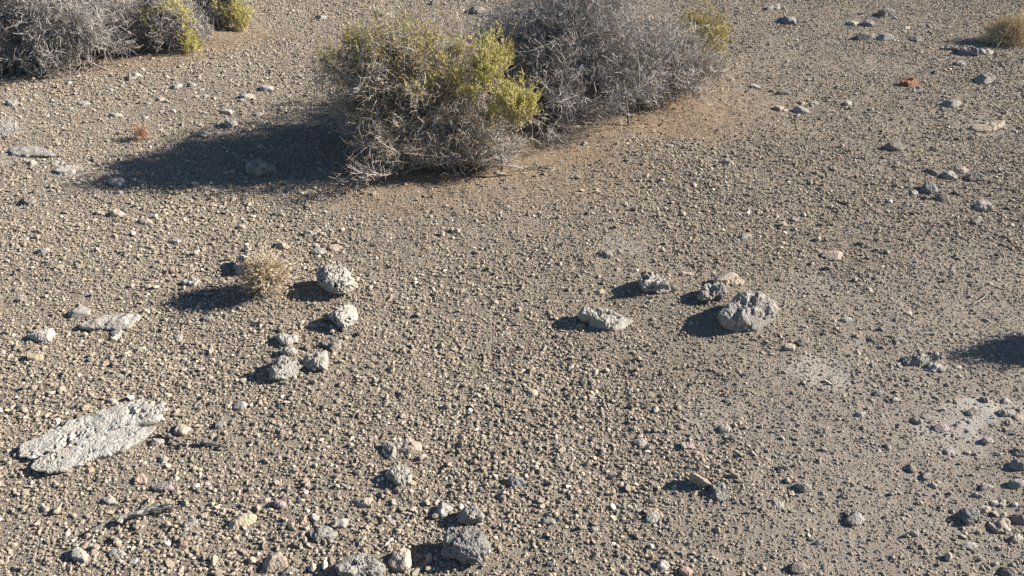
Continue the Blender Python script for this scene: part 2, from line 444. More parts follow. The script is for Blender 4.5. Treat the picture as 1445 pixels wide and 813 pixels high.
# --- group on the left, around the little dry bush
rock([(447, 392), (452, 382), (470, 378), (490, 380), (506, 390), (508, 402), (498, 416), (484, 423), (470, 420), (456, 414), (448, 404)],
     .105, 'white', 'rock', 'rounded pale pitted rock right of the dry straw bush', 'rock', seed=3, amp=.07, freq=2.2, pit=.42, pitf=7, eq=.5, under=.35, res=(220, 100), facets=2, es=.6, ez=.7, tilt=(-.28, .1))
rock([(463, 450), (470, 436), (480, 428), (496, 422), (507, 430), (508, 446), (502, 460), (490, 468), (476, 466)],
     .085, 'white', 'rock', 'pale pitted rock just below the rounded rock and touching it', 'rock', seed=4, amp=.09, freq=2.2, pit=.40, pitf=7, eq=.5, under=.35, res=(220, 100), es=.65, tilt=(-.2, 0), facets=3)
rock([(388, 477), (398, 470), (415, 468), (428, 474), (420, 484), (406, 490), (393, 488)],
     .035, 'white', 'rock', 'flat jagged pale stone behind the knobbly rock in the left cluster', 'rock', seed=5, es=.5, amp=.2, pit=.12, eq=.5, res=(96, 44), facets=4)
rock([(396, 496), (402, 488), (412, 487), (419, 493), (416, 502), (404, 504)],
     .040, 'white', 'stone', 'small cream knob wedged between flat stone and knobbly rock', 'stone', seed=6, amp=.18, pit=.06, res=(64, 32))
rock([(372, 515), (384, 505), (398, 502), (415, 499), (428, 505), (430, 517), (420, 526), (402, 536), (388, 540), (377, 532)],
     .070, 'white', 'rock', 'knobbly pitted pale rock, nearest of the left cluster', 'rock', seed=7, amp=.15, freq=2.4, pit=.36, pitf=6, eq=.35, res=HI, facets=3)
rock([(430, 508), (440, 497), (455, 491), (467, 498), (468, 512), (458, 524), (442, 528), (432, 522)],
     .070, 'grey', 'rock', 'lumpy blue grey and white rock at the right of the left cluster', 'rock', seed=8, amp=.22, pit=.2, pitf=8, eq=.4, res=(120, 56), facets=4)
rock([(452, 486), (462, 478), (476, 470), (483, 480), (485, 497), (474, 500), (462, 492)],
     .050, 'dark', 'stone', 'thin dark upright stone under the second pale rock', 'stone', seed=9, amp=.14, facets=5, res=(64, 32), es=.6)
rock([(322, 376), (330, 362), (344, 351), (362, 347), (374, 356), (370, 378), (352, 388), (332, 387)],
     .14, 'white', 'rock', 'jagged white rock half hidden behind the dry straw bush', 'rock', seed=10, amp=.2, pit=.12, facets=4, eq=.4, under=.5, res=(96, 44))
stone(398, 346, 26, 16, 'tan', 'pale buff stone right behind the top of the dry straw bush', hf=.5, amp=.15)
stone(450, 354, 24, 12, 'grey', 'flat grey stone behind and above the rounded pale rock', hf=.3)
stone(471, 348, 22, 15, 'tan', 'flat buff stone beside a grey one above the rounded rock', hf=.4)
stone(436, 328, 22, 13, 'grey', 'small grey stone with black shadow above the dry straw bush', hf=.55)
stone(447, 325, 14, 9, 'tan', 'tiny buff stone touching the small grey stone above the bush', hf=.4)
stone(393, 302, 20, 9, 'dark', 'small dark flat stone high above the dry straw bush', hf=.4)
stone(325, 294, 18, 10, 'dark', 'small dark stone below the middle of the big shrub shadow', hf=.4)
stone(268, 397, 30, 14, 'grey', 'ragged grey stone at the tip of the dry bush shadow', hf=.5, amp=.2)
# --- right middle group
rock([(808, 443), (820, 438), (842, 433), (862, 432), (880, 440), (894, 447), (886, 458), (872, 470), (858, 474), (842, 468), (824, 456)],
     .055, 'white', 'rock', 'angular flat pale rock with dark overhanging edge in the centre', 'rock', seed=21, es=.40, ez=.5, eq=.62, under=.25, amp=.20, freq=3.2, pit=.42, pitf=6, facets=5, tilt=(-.16, .10), res=(220, 90))
rock([(895, 406), (902, 394), (915, 386), (930, 385), (942, 392), (955, 401), (966, 408), (950, 412), (936, 420), (918, 414), (902, 414)],
     .072, 'white', 'rock', 'skeletal pale rock full of holes behind the angular flat one', 'rock', seed=22, es=.6, eq=.5, under=.25, amp=.12, freq=3.5, pit=1.5, pitf=3.6, facets=2, res=(240, 110), tilt=(-.2, .1))
rock([(1004, 392), (1012, 383), (1030, 378), (1048, 378), (1057, 385), (1056, 398), (1040, 405), (1020, 404), (1008, 402)],
     .085, 'tan', 'rock', 'smooth tan rock farthest back in the right cluster', 'rock', seed=23, amp=.10, pit=.05, facets=6, eq=.42, res=(120, 56))
rock([(985, 418), (992, 406), (1006, 399), (1022, 400), (1034, 406), (1030, 416), (1014, 424), (1000, 428), (990, 428)],
     .065, 'grey', 'rock', 'small knobbly grey rock between the boulder and skeletal rock', 'rock', seed=24, amp=.26, pit=.22, pitf=7, facets=3, eq=.45, under=.4, res=(120, 56))
rock([(1012, 446), (1020, 430), (1036, 418), (1054, 409), (1074, 409), (1088, 420), (1095, 436), (1086, 454), (1068, 466), (1050, 474), (1034, 470), (1022, 462)],
     .125, 'grey', 'boulder', 'largest rounded craggy pale boulder of the right cluster', 'rock', seed=25, amp=.16, freq=2.4, pit=.16, pitf=6, facets=1, eq=.3, under=.65, res=(230, 100))
stone(853, 358, 24, 15, 'dark', 'small dark pointed stone alone above the angular flat rock', hf=.7, facets=7)
stone(1052, 333, 22, 9, 'white', 'small pale stone above the right cluster of rocks', hf=.35)
stone(1176, 360, 34, 16, 'tan', 'tan lump partly buried right of the cluster and above it', hf=.35, facets=2)
stone(1028, 228, 18, 13, 'white', 'bright white stone alone below the olive bush', hf=.6)
stone(846, 412, 18, 10, 'yellow', 'little ochre yellow pebble left of the skeletal rock', name='pebble', cat='pebble', hf=.5)
stone(966, 386, 28, 7, 'tan', 'thin flat buff stone just behind the skeletal rock', hf=.25)
stone(945, 205, 12, 8, 'white', 'tiny white pebble on the litter below the grey bush', name='pebble', cat='pebble', hf=.5)
stone(824, 203, 9, 7, 'white', 'tiny white pebble at the foot of the pale dead branch', name='pebble', cat='pebble', hf=.6)
stone(705, 245, 17, 10, 'tan', 'flat buff stone on tan litter in front of the green tipped shrub', hf=.4)
# --- foreground middle
rock([(612, 772), (620, 757), (636, 748), (664, 744), (690, 748), (692, 766), (690, 786), (678, 799), (655, 798), (630, 790)],
     .085, 'blue', 'rock', 'dark blue grey angular block at the bottom middle', 'rock', seed=31, amp=.12, freq=4.5, pit=.10, pitf=8, facets=4, eq=.5, under=.6, es=.55, ez=.7, res=(160, 70))
rock([(646, 738), (650, 722), (664, 710), (682, 706), (686, 720), (680, 738), (664, 744)],
     .060, 'grey', 'rock', 'pitted grey stone leaning behind the dark angular block', 'rock', seed=32, amp=.15, pit=.15, pitf=8, facets=4, eq=.45, res=(110, 50))
stone(626, 722, 32, 24, 'grey', 'lumpy brownish grey stone left of the pitted stone behind dark block', hf=.55, amp=.22)
rock([(474, 800), (484, 788), (505, 780), (528, 778), (541, 782), (545, 797), (540, 815), (505, 822), (480, 818)],
     .075, 'grey', 'rock', 'pitted pale grey rock cut by the bottom edge of the photo', 'rock', seed=33, amp=.18, pit=.25, pitf=9, facets=3, eq=.45, res=(150, 64))
rock([(541, 786), (550, 772), (568, 766), (580, 776), (582, 795), (572, 808), (556, 806)],
     .050, 'tan', 'rock', 'tan angular rock right against the pitted rock at the bottom', 'rock', seed=34, amp=.10, facets=6, eq=.5, es=.6, res=(100, 48))
stone(385, 793, 46, 34, 'tan', 'tan angular rock at the bottom edge left of the pitted rock', name='rock', cat='rock', hf=.5, facets=6)
stone(411, 806, 30, 18, 'white', 'white flat stone beside tan rock at the bottom edge', hf=.4)
stone(343, 735, 38, 22, 'yellow', 'yellowish oval stone alone at lower left', hf=.5, rot=-25, facets=2)
stone(551, 632, 26, 30, 'grey', 'upright pitted grey stone with black shadow in the lower middle', hf=.9, pit=.12, amp=.14, big=True)
stone(578, 628, 38, 30, 'tan', 'tan crumbly stone immediately right of the upright pitted stone', hf=.35, amp=.2, facets=3)
stone(566, 671, 36, 34, 'white', 'pitted whitish stone below the upright pitted stone', hf=.75, pit=.16, amp=.14, big=True)
stone(579, 682, 18, 12, 'yellow', 'yellow pebble against the foot of the pitted whitish stone', name='pebble', cat='pebble', hf=.4)
stone(512, 708, 34, 18, 'tan', 'buff lump with dark left side in the lower middle', hf=.45)
stone(455, 752, 36, 30, 'grey', 'crumbly pale grey lump above the bottom pitted rock', hf=.5, amp=.25)
stone(480, 737, 26, 18, 'white', 'pale rounded stone right of the crumbly grey lump', hf=.55, facets=2)
stone(443, 731, 14, 14, 'white', 'small bright white stone beside a reddish brown one', name='pebble', cat='pebble', hf=.7)
stone(427, 733, 15, 15, 'pink', 'reddish brown pebble left of the small bright white one', name='pebble', cat='pebble', hf=.7)
stone(396, 711, 24, 16, 'mauve', 'mauve stone with white pebble to its upper left', hf=.55)
stone(377, 705, 13, 10, 'white', 'white pebble touching the mauve stone at lower left', name='pebble', cat='pebble', hf=.5)
stone(416, 664, 12, 9, 'tan', 'light buff pebble alone between slab and pitted whitish stone', name='pebble', cat='pebble', hf=.6)
# --- tan leaning flake right of the middle foreground
rock([(968, 668), (976, 664), (990, 668), (1001, 678), (1004, 690), (996, 692), (986, 684), (974, 678)],
     .065, 'tan', 'rock', 'tilted tan flake casting a long black shadow in the right foreground', 'rock', seed=41, es=.4, ez=.5, eq=.7, under=.2, amp=.14, pit=.08, facets=5, tilt=(-.5, -.4), res=(96, 44))
rock([(1004, 690), (1008, 676), (1018, 672), (1026, 684), (1029, 697), (1024, 708), (1012, 706)],
     .045, 'grey', 'rock', 'crumbly pale grey stone right beside the tilted tan flake', 'rock', seed=42, amp=.22, pit=.12, facets=3, res=(96, 44))
stone(730, 679, 32, 20, 'blue', 'small blue white stone with dark shadow left of centre foreground', hf=.6, facets=6, amp=.16)
stone(920, 730, 24, 18, 'grey', 'small pale grey stone below the tilted tan flake', hf=.5)
stone(937, 797, 20, 20, 'white', 'bright white pebble at the bottom right of middle', name='pebble', cat='pebble', hf=.7)
stone(968, 805, 24, 16, 'pink', 'orange tan stone at the bottom edge right of a white pebble', hf=.5)
stone(838, 746, 12, 10, 'white', 'round white pebble alone in the bottom centre gravel', name='pebble', cat='pebble', hf=.7, facets=0)
stone(1023, 605, 20, 16, 'white', 'pale rounded stone alone above the tilted tan flake', hf=.6, facets=2)
stone(905, 624, 22, 14, 'grey', 'flat grey stone left of the pale rounded one', hf=.4)
stone(974, 628, 22, 12, 'mauve', 'flat mauve grey stone midway above the tilted tan flake', hf=.35)
stone(887, 552, 16, 10, 'grey', 'small grey stone below the angular flat rock', hf=.5)
stone(714, 470, 13, 9, 'white', 'small white pebble alone left of the angular flat rock', name='pebble', cat='pebble', hf=.5)
# --- left
stone(60, 470, 42, 26, 'white', 'rounded pale stone with dark left side at far left', name='rock', cat='rock', hf=.55, pit=.06, big=True, facets=3)
stone(112, 441, 32, 22, 'grey', 'pale grey stone above the flat buried slab at left', hf=.5)
rock(ell(157, 460, 86, 17, -4, 51), .030, 'white', 'flat_rock', 'flat pale slab nearly buried in gravel at left', 'rock', seed=51, es=.45, amp=.22, eq=.4, res=(110, 40), cover=.4)
stone(163, 474, 20, 15, 'white', 'small white stone with black shadow below flat buried slab', hf=.7)
stone(48, 504, 34, 14, 'yellow', 'cream yellow flat stone below the rounded stone at far left', hf=.35)
stone(60, 353, 28, 10, 'white', 'thin white slab with black shadow at the far left middle', hf=.4)
stone(165, 300, 22, 14, 'tan', 'buff stone with dark left side below the shadow tip', hf=.55)
stone(205, 312, 28, 12, 'tan', 'pale buff flat stone right of a smaller buff one below the shadow', hf=.35)
stone(247, 341, 18, 9, 'white', 'white flake alone between shadow and dry straw bush', hf=.4)
stone(40, 282, 24, 15, 'dark', 'dark stone with black shadow at the far left', hf=.55)
stone(168, 256, 30, 14, 'white', 'pale slab with deep black underside below the shadow tip', hf=.45, facets=4)
stone(168, 272, 16, 9, 'white', 'small white stone just below the slab with black underside', hf=.5)
stone(232, 686, 38, 18, 'mauve', 'mauve grey flat stone below the right end of the long slab', hf=.4)
stone(196, 676, 26, 18, 'pink', 'dusty pink stone left of the mauve grey flat stone', hf=.5)
stone(256, 605, 26, 20, 'tan', 'tan rounded stone off the right end of the long slab', hf=.6, facets=2)
stone(338, 572, 22, 17, 'white', 'white angular stone with shadow right of the long slab', hf=.65)
stone(309, 598, 18, 16, 'grey', 'grey stone in dark hollow right of the long slab', hf=.6)
stone(158, 567, 16, 12, 'white', 'white stone just above the long pitted slab', hf=.6)
stone(121, 573, 16, 16, 'yellow', 'cream stone above the long pitted slab', hf=.6)
stone(127, 663, 14, 10, 'yellow', 'cream pebble under the near strip of the slab', name='pebble', cat='pebble', hf=.5)
stone(231, 649, 15, 14, 'grey', 'small grey stone with black shadow near right end of slab', hf=.7)
stone(155, 705, 22, 15, 'grey', 'pale grey stone left of a yellow pebble', hf=.55)
stone(154, 722, 14, 9, 'yellow', 'ochre pebble beside pale grey stone at lower left', name='pebble', cat='pebble', hf=.45)
stone(211, 707, 15, 10, 'yellow', 'ochre yellow pebble above the dead wood at lower left', name='pebble', cat='pebble', hf=.45)
stone(65, 719, 14, 10, 'tan', 'pinkish buff pebble alone at lower far left', name='pebble', cat='pebble', hf=.5)
stone(114, 784, 26, 32, 'white', 'cream upright stone with black shadow at the bottom left', hf=.8, rot=-35)
stone(127, 770, 13, 10, 'grey', 'small grey pebble on top end of the cream upright stone', name='pebble', cat='pebble', hf=.5)
stone(259, 767, 14, 16, 'pink', 'red brick coloured pebble at lower left', name='pebble', cat='pebble', hf=.7, facets=3)
stone(267, 738, 20, 16, 'grey', 'crumbly grey pebble right of the dead wood', name='pebble', cat='pebble', hf=.6, amp=.2)
stone(190, 790, 24, 14, 'grey', 'grey stone at the bottom edge right of the cream upright stone', hf=.4)
# --- upper left
rock([(340, 234), (350, 229), (372, 225), (390, 217), (397, 221), (393, 233), (380, 242), (364, 249), (350, 244)],
     .125, 'grey', 'rock', 'pale rock lying inside the long shadow of the shrub', 'rock', seed=61, amp=.26, freq=2.4, pit=.15, facets=9, eq=.4, res=(110, 50))
rock(ell(42, 217, 66, 13, 4, 62), .028, 'white', 'flat_rock', 'flat whitish slab nearly buried at far left beside shadow tip', 'rock', seed=62, es=.45, amp=.2, res=(90, 36), cover=.4)
rock(ell(93, 240, 40, 13, -10, 63), .028, 'white', 'flat_rock', 'whitish flat slab at the very tip of the shrub shadow', 'rock', seed=63, es=.45, amp=.2, facets=3, res=(90, 36), cover=.4)
stone(188, 108, 22, 13, 'white', 'white stone with dark left side below the yellow green bushes', hf=.55)
stone(250, 122, 15, 8, 'white', 'bright white stone below the yellow green bushes, left of a pair', hf=.5)
stone(270, 119, 13, 8, 'white', 'white stone right of a bright white stone below the bushes', hf=.5)
stone(16, 145, 26, 10, 'white', 'pale stone with dark left end below grey shrub at far left', hf=.4)
stone(118, 145, 22, 7, 'white', 'pale flat stone below the middle of the grey shrub', hf=.3)
stone(163, 162, 26, 7, 'white', 'small whitish flake above the shadow tip', hf=.25)
stone(326, 173, 26, 15, 'white', 'white stone with black shadow at the upper edge of the shrub shadow', hf=.6)
stone(320, 158, 18, 10, 'white', 'white stone above another one at the upper edge of the shadow', hf=.4)
stone(350, 136, 22, 12, 'grey', 'grey stone up the slope from the shrub shadow', hf=.5)
stone(378, 124, 26, 12, 'white', 'whitish stone between the yellow green bushes and big shrub', hf=.4)
stone(290, 188, 22, 9, 'white', 'pale stone just on the top edge of the long shadow', hf=.4)
stone(452, 24, 18, 9, 'white', 'pale stone above the left part of the big shrub', hf=.5)
stone(540, 20, 32, 7, 'dark', 'dark flat stone at the top above the big shrub', hf=.3)
stone(672, 14, 30, 14, 'dark', 'dark stone at top edge beside the big grey bush', hf=.45)
stone(613, 4, 18, 7, 'dark', 'small dark stone on the top edge above the big shrub', hf=.4)
# --- upper right
stone(1113, 29, 30, 13, 'blue', 'blue grey stone near the top right of the olive bush', hf=.5, facets=3)
stone(1093, 11, 24, 10, 'grey', 'grey stone at the top edge above the blue grey one', hf=.4)
stone(1251, 18, 30, 15, 'dark', 'dark ledge stone at top right', hf=.5)
stone(1222, 52, 34, 13, 'dark', 'dark broad stone left in the row at top right', hf=.4)
stone(1248, 53, 30, 10, 'grey', 'grey stone right in the row at top right', hf=.4)
stone(1293, 55, 24, 10, 'dark', 'dark low stone right of the row at top right', hf=.35)
stone(1225, 33, 24, 11, 'grey', 'grey stone between the dark ledge stone and the row below', hf=.4)
stone(1205, 32, 18, 8, 'white', 'pale stone left of the grey one at top right', hf=.4)
stone(1340, 66, 26, 13, 'dark', 'dark ledge rock left in the shadow of the straw tuft', name='rock', cat='rock', hf=.4, amp=.2)
stone(1365, 72, 42, 17, 'blue', 'broad bluish ledge rock in the shadow of the straw tuft', name='rock', cat='rock', hf=.35, amp=.2)
stone(1390, 73, 24, 11, 'grey', 'grey ledge rock at the foot of the straw tuft', name='rock', cat='rock', hf=.4, amp=.2)
stone(1284, 116, 26, 17, 'red', 'rust red brown lump alone at upper right', hf=.6, facets=4)
stone(1354, 89, 22, 8, 'white', 'whitish stone below the bluish ledge rock', hf=.4)
stone(1388, 112, 28, 15, 'grey', 'lumpy pale grey stone below the straw tuft', hf=.5, amp=.2)
stone(1342, 146, 28, 15, 'grey', 'grey stone below and right of the rust red lump', hf=.5)
stone(1130, 155, 24, 13, 'grey', 'grey lump in the middle of the upper right gravel', hf=.5, facets=3)
stone(1098, 152, 16, 10, 'tan', 'tan stone left of the grey lump in upper right gravel', hf=.5)
stone(1197, 146, 14, 9, 'white', 'small white stone right of the grey lump', hf=.5)
stone(1149, 145, 13, 8, 'white', 'small white stone above the grey lump', hf=.5)
stone(1103, 131, 26, 8, 'dark', 'dark flat stone up and left of the grey lump', hf=.3)
stone(1068, 121, 18, 9, 'white', 'whitish stone right below the olive bush', hf=.4)
rock(ell(1395, 178, 58, 14, -10, 71), .045, 'tan', 'flat_rock', 'pale buff flat slab at the right edge of the upper gravel', 'rock', seed=71, es=.5, amp=.2, facets=3, res=(100, 40), cover=.5)
stone(1263, 206, 34, 15, 'dark', 'dark stone left of the group at right', hf=.5)
stone(1318, 242, 26, 14, 'dark', 'dark stone at the back left of the group at right', hf=.5)
stone(1340, 248, 34, 13, 'grey', 'grey flat stone in the middle of the group at right', hf=.4)
stone(1356, 240, 22, 12, 'tan', 'tan topped stone at the back right of the group', hf=.5)
stone(1378, 250, 32, 13, 'dark', 'dark stone at the far right of the group', hf=.4)
stone(1312, 266, 26, 18, 'blue', 'round bluish stone nearest in the group at right', hf=.65, facets=2)
stone(1291, 271, 12, 8, 'white', 'small white ringed stone left of the round bluish one', hf=.5)
stone(1330, 279, 22, 13, 'dark', 'dark pointed stone below the round bluish one', hf=.6)
stone(1352, 272, 20, 10, 'dark', 'dark flat stone right of the pointed one in the group', hf=.4)
stone(1390, 290, 34, 18, 'grey', 'grey stone with long shadow below the group at right', hf=.5)
stone(1378, 311, 24, 10, 'dark', 'dark low stone below the grey stone with long shadow', hf=.4)
# --- right foreground
stone(1232, 478, 16, 10, 'dark', 'dark small stone left of the shadow at the right edge', hf=.5)
stone(1270, 480, 20, 12, 'grey', 'grey small stone behind the heap at the shadow tip', hf=.4)
stone(1296, 508, 44, 22, 'grey', 'grey broken stone in the heap at the shadow tip', hf=.35, amp=.28)
stone(1322, 518, 34, 18, 'white', 'whitish broken stone in the heap at the shadow tip', hf=.35, amp=.25)
stone(1114, 490, 22, 13, 'tan', 'tan flat stone with shadow under the big boulder', hf=.4)
stone(1132, 483, 18, 13, 'dark', 'dark stone to the lower right of the big boulder', hf=.5)
stone(1241, 556, 16, 12, 'blue', 'small bluish pale stone midway at right', hf=.5)
stone(1264, 563, 14, 9, 'white', 'small white stone right of a bluish one', hf=.5)
stone(1214, 584, 16, 10, 'white', 'white flat stone left of the pale dirt patch', hf=.5)
stone(1292, 594, 18, 12, 'dark', 'dark stone left of the pale dirt patch', hf=.5)
stone(1340, 636, 17, 13, 'white', 'bright white chip below the pale dirt patch', hf=.55)
stone(1394, 621, 18, 11, 'white', 'white rounded stone below right of the pale dirt patch', hf=.5, facets=1)
stone(1418, 583, 30, 12, 'grey', 'grey flat stone on the pale dirt patch', hf=.4)
stone(1390, 564, 16, 10, 'dark', 'dark small stone on top of the pale dirt patch', hf=.5)
stone(1286, 660, 22, 14, 'dark', 'dark wedge stone in the right foreground', hf=.6, facets=7)
stone(1307, 673, 16, 12, 'dark', 'smaller dark stone right below the dark wedge', hf=.6)
stone(1438, 637, 30, 14, 'dark', 'dark stone at the right edge, upper of two', hf=.5)
stone(1441, 654, 34, 20, 'blue', 'bluish dark round stone at the right edge, lower of two', hf=.55, facets=2)
stone(1434, 682, 24, 16, 'grey', 'pale round stone at the right edge below the dark pair', hf=.6, facets=1)
stone(1367, 726, 34, 28, 'blue', 'bluish grey cracked lump in the right foreground', hf=.6, amp=.22, pit=.1, big=True)
stone(1410, 742, 34, 24, 'tan', 'tan ringed stone right of the bluish lump', hf=.4, facets=2, amp=.2)
stone(1440, 732, 30, 18, 'dark', 'dark brown stone at the right edge beside tan ringed stone', hf=.6)
stone(1369, 770, 24, 13, 'white', 'pale oval stone below the bluish lump', hf=.45, facets=1)
stone(1291, 751, 18, 14, 'grey', 'grey pointed stone left of the bluish lump', hf=.6)
stone(1208, 732, 28, 20, 'grey', 'round grey stone with dark left side in right foreground', hf=.6, facets=2)
stone(1200, 724, 20, 12, 'dark', 'dark stone behind the round grey one in right foreground', hf=.5)
stone(1134, 686, 26, 20, 'grey', 'grey stone with dark shadow between flake and right foreground', hf=.6)
stone(1128, 800, 28, 22, 'dark', 'dark round stone at the bottom right edge', hf=.6, facets=2)
stone(1425, 806, 30, 24, 'dark', 'dark stone in the bottom right corner', hf=.6)
stone(1330, 603, 26, 14, 'mauve', 'dusty mauve stone left of the white chip', hf=.4)

# scattered small stones, nothing but their colour tells them apart
def scatter():
    rng = np.random.default_rng(5)
    zones = {'left foreground gravel': (10, 560, 430, 790), 'left middle gravel': (10, 270, 420, 540), 'centre foreground gravel': (440, 540, 1000, 800),
             'right foreground dirt': (1060, 400, 1435, 800), 'upper right gravel': (1010, 20, 1435, 390), 'upper left slope': (10, 110, 440, 260)}
    kinds = [('pale', 'white'), ('grey', 'grey'), ('buff', 'tan'), ('dark', 'dark')]
    cnt = {'left foreground gravel': 9, 'left middle gravel': 16, 'centre foreground gravel': 9, 'right foreground dirt': 38, 'upper right gravel': 64, 'upper left slope': 56}
    for zn, (x0, y0, x1, y1) in zones.items():
        for k in range(cnt[zn]):
            px, py = rng.uniform(x0, x1), y0 + (y1-y0)*rng.random()**.9
            cl = {'upper right gravel': [(1345, 252, 55, 20), (1245, 48, 40, 12), (1370, 95, 40, 14), (1120, 150, 50, 12), (1350, 150, 60, 14)],
                  'upper left slope': [(320, 150, 50, 18), (210, 130, 60, 14), (60, 225, 40, 12)], 'right foreground dirt': [(1300, 512, 26, 9), (1390, 575, 40, 16), (1400, 720, 30, 30)]}.get(zn)
            if cl and rng.random() < .68:
                a_ = cl[rng.integers(0, len(cl))]; px = min(1438, max(5, a_[0] + rng.normal(0, a_[2]))); py = a_[1] + rng.normal(0, a_[3])
            word, mt = kinds[rng.choice(4, p={'upper left slope': [.62, .12, .20, .06], 'upper right gravel': [.16, .30, .16, .38]}.get(zn, [.34, .28, .22, .16]))]
            q, _ = gpt(px, py); w = px_per_m(q[1])*rng.uniform(.018, .045)
            stone(px, py, w, w*rng.uniform(.5, .75), mt, 'small %s stone lying loose in the %s' % (word, zn), hf=rng.uniform(.35, .6), res=(26, 13), amp=.12,
                  facets=int(rng.integers(2, 7)), group='small %s stones in the %s' % (word, zn))
scatter()

# ------------------------------------------------------------------ plants
def unit(v): return v/(np.linalg.norm(v, axis=-1, keepdims=True) + 1e-9)
def walk(rng, p, d, L, k, curl, up):
    """N random walks of k steps -> (N,k+1,3)"""
    out = [p]; d = unit(d)
    for _ in range(k):
        d = unit(d + rng.normal(0, curl, d.shape) + np.array([0, 0, up])); p = p + d*(L/k)[:, None]; out.append(p)
    return np.stack(out, 1)
def branch_from(rng, paths, n, tmin, tmax, spread):
    i = rng.integers(0, len(paths), n); k = paths.shape[1]-1
    t = (tmin + (tmax-tmin)*rng.random(n))*k; j = np.minimum(t.astype(int), k-1); f = (t-j)[:, None]
    a, b = paths[i, j], paths[i, j+1]
    return a + (b-a)*f, unit(unit(b-a) + rng.normal(0, spread, a.shape)), i
class Tubes:
    def __init__(s): s.V, s.F, s.C, s.T, s.M, s.n = [], [], [], [], [], 0
    def tubes(s, rng, P, r0, r1, cols, sides=3, mi=0):
        if not len(P): return
        N, K, _ = P.shape
        tg = unit(np.gradient(P, axis=1)); ref = unit(rng.normal(size=(N, 1, 3)))
        u = unit(np.cross(tg, ref)); w = np.cross(tg, u)
        r = (np.linspace(0, 1, K)[None]*(r1-r0) + r0)
        r = (r*rng.uniform(.75, 1.3, (N, 1)))[..., None, None]
        a = np.arange(sides)*2*np.pi/sides
        V = P[:, :, None] + r*(u[:, :, None]*np.cos(a)[:, None] + w[:, :, None]*np.sin(a)[:, None])
        ids = np.arange(N*K*sides).reshape(N, K, sides) + s.n; nx_ = np.roll(ids, -1, 2)
        q = np.stack([ids[:, :-1], nx_[:, :-1], nx_[:, 1:], ids[:, 1:]], -1).reshape(-1, 4)
        c = cols[rng.integers(0, len(cols), N)]*rng.uniform(.75, 1.2, (N, 1))
        s._add(V.reshape(-1, 3), q, np.repeat(c, K*sides, 0), mi)
    def leaves(s, rng, p, d, L, wd, cols, mi=1):
        N = len(p)
        if not N: return
        L = L*rng.uniform(.6, 1.3, (N, 1)); u = unit(np.cross(d, unit(rng.normal(size=(N, 3)))))
        V = np.stack([p, p + d*L*.5 + u*wd, p + d*L + np.array([0, 0, .1])*L, p + d*L*.5 - u*wd], 1)
        q = np.arange(N*4).reshape(N, 4) + s.n
        c = cols[rng.integers(0, len(cols), N)]*rng.uniform(.75, 1.2, (N, 1))
        s._add(V.reshape(-1, 3), q, np.repeat(c, 4, 0), mi)
    def _add(s, V, q, T, mi):
        s.V.append(V); s.F.append(q.ravel()); s.C.append(np.full(len(q), 4)); s.T.append(T); s.M.append(np.full(len(q), mi)); s.n += len(V)
    def build(s, name, mats, parent, label=None):
        o = mesh_obj(name, np.concatenate(s.V), np.concatenate(s.F), np.concatenate(s.C), mats, parent, tint=np.concatenate(s.T), mat_idx=np.concatenate(s.M))
        if label: o['label'] = label
        return o
SILVER = np.array([(.40, .375, .355), (.47, .445, .42), (.33, .305, .29), (.55, .525, .50), (.27, .24, .225)])
GREYTW = SILVER*.76*np.array([1.0, .985, .985])
DRYBR = np.array([(.30, .235, .175), (.37, .30, .225), (.24, .185, .14), (.42, .36, .28)])
STRAW = np.array([(.47, .37, .22), (.55, .45, .29), (.38, .28, .165), (.62, .54, .39)])
BUSHC = np.array([(.52, .42, .29), (.60, .50, .37), (.44, .35, .24), (.66, .58, .46), (.36, .28, .19)])
WOOD = np.array([(.20, .175, .155), (.28, .25, .225), (.15, .13, .115)])
GREEN = np.array([(.60, .565, .17), (.68, .64, .23), (.50, .49, .14), (.66, .59, .26), (.40, .40, .13), (.46, .40, .19)])
OLIVE = np.array([(.30, .26, .09), (.40, .34, .12), (.24, .20, .08), (.46, .41, .17)])
OLIVE2 = np.array([(.34, .28, .12), (.42, .35, .17), (.30, .24, .13), (.36, .33, .11), (.27, .26, .12)])
MOSS = np.array([(.20, .22, .09), (.26, .27, .12), (.16, .17, .08)])

def env(P, rx, ry, h, seed, lump=.18, lean=(0, 0)):
    """<1 inside the crown"""
    x = (P[..., 0] - lean[0]*P[..., 2]/h)/rx; y = (P[..., 1] - lean[1]*P[..., 2]/h)/ry; z = P[..., 2]/h
    r = np.sqrt(x*x + y*y + np.maximum(z, 0)**2)
    return r/(1 + lump*fbm(unit(np.stack([x, y, z], -1))*2.1 + seed*3.7, seed, 3)*1.6)

